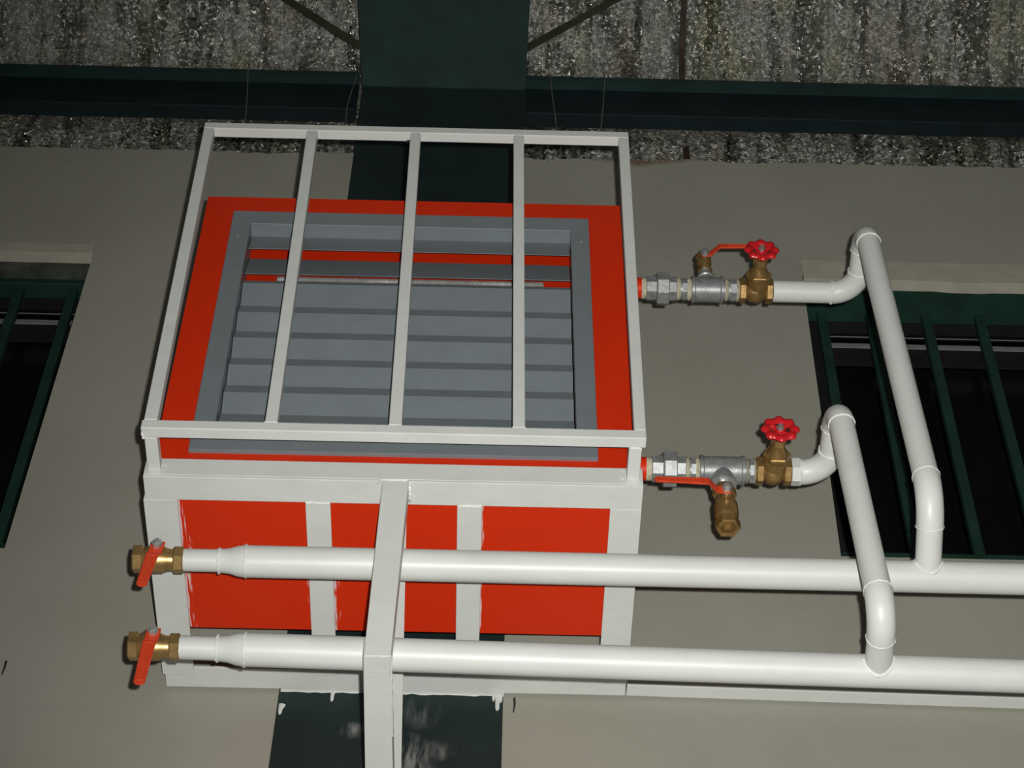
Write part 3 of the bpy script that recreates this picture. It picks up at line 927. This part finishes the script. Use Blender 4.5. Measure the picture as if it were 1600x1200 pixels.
# ------------------------------------------------------------------ pipes
HY = 0.075
def header(name, label, xs, axis_pts, tee, riser_top, train_x, train_z, stub_dz, corner, seed, end_ring_x, r_small=0.0212, first_rad=0.056):
    """one pipe run: header along X, stub forward, riser up, back and left to the valve train"""
    t = thing(name, label, 'pipe', (tee[0], HY, tee[2]))
    A, B = Vector(axis_pts[0]), Vector(axis_pts[1])
    def at(x):
        return A.lerp(B, (x - A.x) / (B.x - A.x))
    x0, xr0, xr1, x1 = xs
    bm = NB()
    tube(bm, [at(xr1), at(0.3), at(0.9), at(x1)], 0.0300, 28)
    build('header_pipe', bm, 'pipe', t, smooth=True)
    bm = NB()
    d = (B - A).normalized()
    lathe(bm, at(xr0), d, [(0, r_small + 0.001), (0.008, r_small + 0.0015), (0.020, r_small + 0.003), (0.034, 0.0285), (xr1 - xr0, 0.0305)], 28)
    build('reducer', bm, 'pipe', t, smooth=True)
    bm = NB()
    tube(bm, [at(x0), at((x0 + xr0) / 2), at(xr0 + 0.001)], r_small, 24)
    build('end_pipe', bm, 'pipe', t, smooth=True)
    bm = NB(); bead(bm, at(xr0), d, r_small + 0.001, 0.0026, 48, 0.32, seed); build('weld_bead', bm, 'weld', t, smooth=True)
    bm = NB(); bead(bm, at(xr1), d, 0.0298, 0.0024, 56, 0.32, seed + 1); build('weld_bead', bm, 'weld', t, smooth=True)
    # riser
    T = Vector(tee)
    path = [T, Vector(corner), Vector(riser_top), Vector((train_x, 0.10, train_z)), Vector((end_ring_x, 0.10, train_z))]
    R = 0.0242
    rad = 0.056
    c1, c2, c3 = path[1], path[2], path[3]
    d01 = (c1 - path[0]).normalized(); d12 = (c2 - c1).normalized(); d23 = (c3 - c2).normalized(); d34 = (path[4] - c3).normalized()
    def cut(p, din, dout, rad=rad):
        ang = (-din).angle(dout)
        L = rad / math.tan(ang / 2)
        return p - din * L, p + dout * L
    e1a, e1b = cut(c1, d01, d12, first_rad)
    e2a, e2b = cut(c2, d12, d23)
    e3a, e3b = cut(c3, d23, d34)
    bm = NB(); tube(bm, [path[0] + d01 * 0.018, e1a + d01 * 0.002], R, 24); build('stub', bm, 'pipe', t, smooth=True)
    for pa, pc, pb in ((e1a, c1, e1b), (e2a, c2, e2b), (e3a, c3, e3b)):
        bm = NB()
        pts = fillet_path([pa, pc, pb], 99, 12)
        # fillet_path clips at 48 % of each leg; build the arc over the full legs instead
        dd0, dd1 = (pc - pa), (pb - pc)
        w = math.sin((pa - pc).angle(pb - pc) / 2)
        pts = []
        for k in range(13):
            s = k / 12
            den = (1 - s) ** 2 + 2 * s * (1 - s) * w + s * s
            pts.append((pa * (1 - s) ** 2 + pc * (2 * s * (1 - s) * w) + pb * s * s) / den)
        tube(bm, pts, R + 0.0012, 24)
        build('elbow', bm, 'pipe', t, smooth=True)
    bm = NB(); tube(bm, [e1b - d12 * 0.002, e2a + d12 * 0.002], R, 24); build('riser', bm, 'pipe', t, smooth=True)
    bm = NB(); tube(bm, [e2b - d23 * 0.002, e3a + d23 * 0.002], R - 0.0004, 24); build('top_stub', bm, 'pipe', t, smooth=True)
    bm = NB(); tube(bm, [e3b - d34 * 0.002, path[4]], R, 24); build('branch_pipe', bm, 'pipe', t, smooth=True)
    for i, (p, dd, rr) in enumerate(((e1a, d01, 0.0018), (e1b, d12, 0.0018), (e2a, d12, 0.0016), (e2b, d23, 0.0018), (e3a, d23, 0.0022), (e3b, d34, 0.0026))):
        bm = NB()
        bead(bm, p, dd, R + 0.0006, rr, 40, 0.35, seed + 3 + i)
        build('seam_bead', bm, 'weld', t, smooth=True)
    bm = NB()
    # fish-mouth weld where the stub meets the header
    dS = d01
    _, a, b = frame_of(dS)
    hd = d
    pts = []
    for k in range(41):
        th = 2 * PI * k / 40
        q = (a * math.cos(th) + b * math.sin(th)) * (R + 0.001)
        # distance from header axis plane
        rel = q - hd * q.dot(hd)
        off = rel - dS * rel.dot(dS)
        h2 = max(0.030 ** 2 - off.length_squared, 0.0)
        pts.append(T + q + dS * (math.sqrt(h2)))
    rnd = random.Random(seed + 20)
    rs = [0.0034 * rnd.uniform(0.6, 1.3) for _ in pts]
    rs[-1] = rs[0]
    tube(bm, pts, rs, 6)
    build('weld_bead', bm, 'weld', t, smooth=True)
    return t

pipe1 = header('heating_pipe', 'white painted heating pipe with the taller riser, upper of the two headers',
               (-0.380, -0.313, -0.264, 2.6), ((-0.38, HY, -0.1455), (1.16, HY, -0.1495)),
               (0.990, HY, -0.149), (0.972, -0.070, 0.778), 0.976, 0.773, 0, (0.984, -0.070, -0.092), 100, 0.7905, first_rad=0.084)
pipe2 = header('heating_pipe', 'white painted heating pipe with the shorter riser, lower of the two headers',
               (-0.359, -0.292, -0.243, 2.6), ((-0.36, HY, -0.3685), (1.11, HY, -0.3965)),
               (0.866, HY, -0.392), (0.843, -0.070, 0.168), 0.846, 0.168, 0, (0.856, -0.070, -0.398), 200, 0.7715)

# painted-over hex nipple at the end of the lower branch
bm = NB()
lathe(bm, (0.772, 0.10, 0.168), (1, 0, 0), [(0, 0.0265), (0.0015, 0.0278), (0.0155, 0.0278), (0.017, 0.0265)], 6, PI / 6)
build('hex_nipple', bm, 'pipe', pipe2)

# ------------------------------------------------------------------ valves
def lever_mesh(bm, O, along, out, side, w0, w1, length, start, crank_at, crank_h, th=0.0035):
    """flat lever: starts at O + along*start, cranks outwards by crank_h after crank_at, rounded end"""
    sec = []
    pts = [(start, 0.0), (crank_at, 0.0), (crank_at + crank_h * 0.9, crank_h), (length * 0.96, crank_h), (length, crank_h)]
    ws = [w0, w0, w0 * 0.95, w1, w1 * 0.55]
    for (s, h), w in zip(pts, ws):
        p = O + along * s + out * h
        sec.append([bm.verts.new(p + side * (w / 2) * a + out * th * b) for a, b in ((-1, 0), (1, 0), (1, 1), (-1, 1))])
    for a, b in zip(sec, sec[1:]):
        for j in range(4):
            bm.faces.new((a[j], a[(j + 1) % 4], b[(j + 1) % 4], b[j]))
    bm.faces.new(list(reversed(sec[0]))); bm.faces.new(sec[-1])

def ball_valve(label, origin, u, s, L, r, lever_dir, lever_len, lever_w, mat='brass', group=None, stem_at=0.5, open_end=True, crank=0.010, crank_at=0.022, name='ball_valve', nut_mat='zinc'):
    """u = flow axis, s = stem direction"""
    u, s, ld = Vector(u).normalized(), Vector(s).normalized(), Vector(lever_dir).normalized()
    O = Vector(origin)
    t = thing(name, label, 'valve', O, group)
    hx = L * 0.2
    bm = NB()
    lathe(bm, O + u * hx * 0.9, u, [(0, r * 0.80), (L * 0.06, r * 0.92), (L * 0.18, r * 1.0), (L * 0.40, r * 0.98), (L * 0.52, r * 0.80), (L * 0.66, r * 0.78)], 28)
    lathe(bm, O + u * L * stem_at + s * r * 0.6, s, [(0, r * 0.55), (r * 0.55, r * 0.5)], 18)
    build('body', bm, mat, t, smooth=True)
    bm = NB()
    if open_end:
        lathe(bm, O, u, [(0.018, r * 0.50), (0.002, r * 0.66), (0.0, r * 0.72), (0.0, r * 0.98), (0.002, r * 1.04), (hx - 0.002, r * 1.04), (hx, r * 0.95)], 6, PI / 6)
    else:
        lathe(bm, O, u, [(0.0, r * 0.98), (0.002, r * 1.04), (hx - 0.002, r * 1.04), (hx, r * 0.95)], 6, PI / 6)
    build('hex_end', bm, mat, t)
    bm = NB()
    lathe(bm, O + u * (L - hx), u, [(0.0, r * 0.92), (0.002, r * 1.0), (hx - 0.002, r * 1.0), (hx, r * 0.94)], 6, PI / 6)
    build('hex_end', bm, mat, t)
    S = O + u * L * stem_at
    bm = NB()
    lathe(bm, S, s, [(r * 1.0, r * 0.36), (r * 1.30, r * 0.36)], 14)
    lathe(bm, S, s, [(r * 1.36, 0.0098), (r * 1.36 + 0.009, 0.0098), (r * 1.36 + 0.0095, 0.0060), (r * 1.36 + 0.0145, 0.0054)], 6)
    build('stem_nut', bm, nut_mat, t)
    bm = NB()
    lever_mesh(bm, S + s * (r * 1.28), ld, s, ld.cross(s), lever_w * 1.0, lever_w * 0.8, lever_len, -lever_w * 0.45, crank_at, crank)
    lv = build('lever', bm, 'lever', t, bevel=0.0012)
    bm = NB()      # raised rim on the vinyl grip
    base = S + s * (r * 1.28 + crank + 0.0034)
    sd = ld.cross(s)
    g0, g1 = crank_at + crank * 1.6, lever_len * 0.93
    for (p0, p1) in ((base + ld * g0 + sd * lever_w * 0.30, base + ld * g1 + sd * lever_w * 0.24), (base + ld * g0 - sd * lever_w * 0.30, base + ld * g1 - sd * lever_w * 0.24),
                     (base + ld * g0 + sd * lever_w * 0.30, base + ld * g0 - sd * lever_w * 0.30), (base + ld * g1 + sd * lever_w * 0.24, base + ld * g1 - sd * lever_w * 0.24)):
        tube(bm, [p0, p1], 0.0009, 5)
    rb_ = build('grip_rim', bm, 'lever', t)
    rb_.parent = lv
    return t

ball_valve('brass ball valve with red lever closing the upper pipe end', (-0.471, HY, -0.1455), (1, 0, -0.003), (0, -1, 0), 0.093, 0.0255,
           (-0.11, 0.0, -1), 0.118, 0.025, group='ball valves on the pipe ends')
ball_valve('brass ball valve with red lever closing the lower pipe end', (-0.447, HY, -0.3675), (1, 0, -0.01), (0, -1, 0), 0.090, 0.0255,
           (-0.03, -0.05, -1), 0.140, 0.025, group='ball valves on the pipe ends')

def gate_valve(label, xa, xb, z, hw):
    y = 0.10
    cxm = (xa + xb) / 2 + 0.003
    t = thing('gate_valve', label, 'valve', (cxm, y, z), 'brass gate valves beside the heater')
    L = xb - xa
    bm = NB()
    lathe(bm, (xa, y, z), (1, 0, 0), [(0.012, 0.021), (0.017, 0.019), (0.022, 0.024), (L / 2, 0.0275), (L - 0.022, 0.024), (L - 0.017, 0.019), (L - 0.012, 0.021)], 28)
    lathe(bm, (cxm, y, z), (0, -1, 0), [(0.0, 0.024), (0.022, 0.0245), (0.030, 0.0250), (0.034, 0.0250)], 28)
    build('body', bm, 'old_brass', t, smooth=True)
    for x0 in (xa, xb - 0.015):
        bm = NB()
        lathe(bm, (x0, y, z), (1, 0, 0), [(0, 0.0265), (0.002, 0.0285), (0.013, 0.0285), (0.015, 0.0265)], 6, PI / 6)
        build('hex_end', bm, 'old_brass', t)
    bm = NB()
    lathe(bm, (cxm, y, z), (0, -1, 0), [(0.034, 0.0265), (0.036, 0.0275), (0.046, 0.0275), (0.048, 0.0255)], 6)
    lathe(bm, (cxm, y, z), (0, -1, 0), [(0.048, 0.020), (0.056, 0.0175), (0.064, 0.0135), (0.070, 0.0135)], 24)
    bon = build('bonnet', bm, 'old_brass', t, smooth=True)
    bm = NB()
    lathe(bm, (cxm, y, z), (0, -1, 0), [(0.070, 0.0150), (0.072, 0.0160), (0.082, 0.0160), (0.084, 0.0120)], 6)
    lathe(bm, (cxm, y, z), (0, -1, 0), [(0.084, 0.0065), (0.112, 0.0060), (0.118, 0.0050)], 14)
    build('gland_nut', bm, 'brass', t)
    # handwheel with eight lobes
    wy = y - 0.108
    bm = NB()
    n, mm = 96, 10
    rings = []
    for k in range(n):
        th = 2 * PI * k / n + hw
        R = 0.0268 + 0.0013 * math.cos(8 * th)
        rr = 0.0088 + 0.0014 * math.cos(8 * th)
        e = Vector((math.cos(th), 0, math.sin(th)))
        rings.append([bm.verts.new(Vector((cxm, wy, z)) + e * (R + rr * math.cos(2 * PI * j / mm)) + Vector((0, -1, 0)) * rr * 0.68 * math.sin(2 * PI * j / mm)) for j in range(mm)])
    for k in range(n):
        a, b = rings[k], rings[(k + 1) % n]
        for j in range(mm):
            bm.faces.new((a[j], a[(j + 1) % mm], b[(j + 1) % mm], b[j]))
    wheel = build('handwheel', bm, 'wheel', t, smooth=True)
    for k in range(4):
        bm = NB()
        th = PI / 2 * k + 0.5 + hw
        e = Vector((math.cos(th), 0, math.sin(th)))
        pts = [Vector((cxm, wy + 0.006, z)) + e * 0.006, Vector((cxm, wy + 0.004, z)) + e * 0.016, Vector((cxm, wy, z)) + e * 0.028]
        tube(bm, pts, [0.0062, 0.0056, 0.0062], 8)
        sp = build('spoke', bm, 'wheel', t, smooth=True)
        sp.parent = wheel
    bm = NB()
    lathe(bm, (cxm, wy + 0.010, z), (0, -1, 0), [(0, 0.0095), (0.010, 0.0095), (0.012, 0.0080)], 20)
    hb = build('hub', bm, 'wheel', t, smooth=True)
    hb.parent = wheel
    bm = NB()
    lathe(bm, (cxm, wy - 0.001, z), (0, -1, 0), [(0, 0.0075), (0.006, 0.0075), (0.0065, 0.0048), (0.011, 0.0042)], 6)
    hn = build('wheel_nut', bm, 'galv', t)
    hn.parent = wheel
    return t
TZ1, TZ2 = 0.773, 0.168
gate_valve('brass gate valve with red handwheel on the upper pipe branch', 0.717, 0.790, TZ1, 0.15)
gate_valve('brass gate valve with red handwheel on the lower pipe branch', 0.702, 0.771, TZ2, 0.35)

# galvanised unions between heater and tees
def union(label, x0, xs, z):
    """xs: stub end, sleeve end, hex1 end, nut start, nut end, hex2 end"""
    y = 0.10
    t = thing('pipe_union', label, 'pipe union', ((x0 + xs[-1]) / 2, y, z), 'pipe unions beside the heater')
    bm = NB(); lathe(bm, (x0, y, z), (1, 0, 0), [(0, 0.0235), (xs[0] - x0, 0.0235)], 24); build('red_stub', bm, 'red', t, smooth=True)
    bm = NB(); lathe(bm, (xs[0], y, z), (1, 0, 0), [(0, 0.0230), (0.004, 0.0238), (xs[1] - xs[0], 0.0230)], 24); build('thread_tape', bm, 'tape', t, smooth=True)
    bm = NB(); lathe(bm, (xs[1], y, z), (1, 0, 0), [(0, 0.0265), (0.0015, 0.0278), (xs[2] - xs[1], 0.0278)], 8, PI / 8); build('hex_end', bm, 'galv', t)
    bm = NB(); lathe(bm, (xs[3], y, z), (1, 0, 0), [(-0.0015, 0.033), (0.0, 0.0365), (0.002, 0.0375), (xs[4] - xs[3] - 0.002, 0.0375), (xs[4] - xs[3], 0.036)], 8, PI / 8); build('union_nut', bm, 'galv', t)
    bm = NB(); lathe(bm, (xs[4], y, z), (1, 0, 0), [(0, 0.0278), (xs[5] - xs[4] - 0.0015, 0.0278), (xs[5] - xs[4], 0.0262)], 8, PI / 8); build('hex_end', bm, 'galv', t)
    return t
union('galvanised pipe union at the upper pipe branch by the cage post', 0.459, (0.503, 0.513, 0.535, 0.5365, 0.563, 0.580), TZ1)
union('galvanised pipe union at the lower pipe branch by the platform corner', 0.459, (0.486, 0.497, 0.5185, 0.520, 0.546, 0.564), TZ2)

def tee(label, x_in, x0, x1, x_out, z, dirz, br_r, br_len):
    y = 0.10
    t = thing('pipe_tee', label, 'pipe tee', ((x0 + x1) / 2, y, z), 'galvanised tees beside the heater')
    cxm = (x0 + x1) / 2
    bm = NB()
    lathe(bm, (x0, y, z), (1, 0, 0), [(0, 0.0275), (0.001, 0.0300), (0.006, 0.0300), (0.008, 0.0280), (x1 - x0 - 0.008, 0.0280), (x1 - x0 - 0.006, 0.0300), (x1 - x0 - 0.001, 0.0300), (x1 - x0, 0.0275)], 32)
    lathe(bm, (cxm, y, z), (0, 0, dirz), [(0.0, br_r), (0.036, br_r), (0.038, br_r + 0.003), (0.044, br_r + 0.003), (0.045, br_r)], 28)
    build('body', bm, 'galv', t, smooth=True)
    bm = NB(); lathe(bm, (x_in, y, z), (1, 0, 0), [(0, 0.0225), ((x0 - x_in), 0.0225)], 24); build('nipple', bm, 'galv', t, smooth=True)
    bm = NB()
    bm2 = NB()
    w = x0 - x_in
    bm.free()
    for k, fx in enumerate((0.12, 0.85)):
        b3 = NB(); lathe(b3, (x_in + w * fx - w * 0.14, y, z), (1, 0, 0), [(0, 0.023), (w * 0.14, 0.0262), (w * 0.28, 0.023)], 24); build('thread_tape', b3, 'tape', t, smooth=True)
    bm2.free()
    b3 = NB(); lathe(b3, (x_in + w * 0.36, y, z), (1, 0, 0), [(0, 0.0255), (w * 0.34, 0.0255)], 8, PI / 8); build('nipple_hex', b3, 'galv', t)
    w2 = x_out - x1
    b3 = NB(); lathe(b3, (x1, y, z), (1, 0, 0), [(0, 0.0225), (w2, 0.0225)], 24); build('nipple', b3, 'galv', t, smooth=True)
    b3 = NB(); lathe(b3, (x1 + w2 * 0.42, y, z), (1, 0, 0), [(0, 0.0262), (w2 * 0.36, 0.0262)], 8, PI / 8); build('nipple_hex', b3, 'galv', t)
    for fx in (0.20, 0.90):
        b3 = NB(); lathe(b3, (x1 + w2 * (fx - 0.1), y, z), (1, 0, 0), [(0, 0.0225), (w2 * 0.1, 0.0265), (w2 * 0.2, 0.0225)], 24); build('thread_tape', b3, 'tape', t, smooth=True)
    # branch nipple
    b3 = NB(); lathe(b3, (cxm, y, z), (0, 0, dirz), [(0.045, br_r * 0.92), (0.045 + br_len * 0.35, br_r * 0.92)], 8, PI / 8); build('branch_hex', b3, 'zinc', t)
    b3 = NB(); lathe(b3, (cxm, y, z), (0, 0, dirz), [(0.045 + br_len * 0.35, br_r * 0.78), (0.045 + br_len, br_r * 0.78)], 20); build('branch_nipple', b3, 'zinc', t, smooth=True)
    return t
tee('galvanised tee on the upper pipe branch with its outlet upwards', 0.580, 0.612, 0.682, 0.717, TZ1, 1, 0.0165, 0.022)
tee('galvanised tee on the lower pipe branch with its outlet downwards', 0.564, 0.591, 0.680, 0.702, TZ2, -1, 0.0230, 0.012)

ball_valve('small brass vent valve with red lever on the upper tee', (0.647, 0.10, TZ1 + 0.130), (0, 0, -1), (0, -1, 0), 0.065, 0.0165,
           (1, 0, 0.02), 0.100, 0.017, 'old_brass', stem_at=0.42, crank=0.022, crank_at=0.012, nut_mat='galv')
ball_valve('brass drain valve with red lever hanging from the lower tee', (0.6355, 0.10, TZ2 - 0.170), (0, 0, 1), (0, -1, 0), 0.115, 0.0235,
           (-1, 0, 0.03), 0.140, 0.019, 'old_brass', stem_at=0.66, crank=0.020, crank_at=0.018, nut_mat='zinc')

# ------------------------------------------------------------------ small marks on the wall
for x, z, lab in ((0.2405, -0.022, 'short dark slit in the wall beside the column, made as a stub'),
                  (-0.807, 0.053, 'short dark slit in the wall at the left edge, made as a stub')):
    bm = NB()  # raised black stub added to stand for a dark slit
    tube(bm, [(x, W + 0.004, z + 0.021), (x, W - 0.004, z + 0.018), (x + 0.0005, W - 0.005, z), (x - 0.002, W - 0.004, z - 0.020)], [0.0022, 0.0024, 0.0022, 0.0012], 8)
    tag(build('slit_mark', bm, 'dark', None, smooth=True), lab, 'slit mark', 'dark slits in the wall')
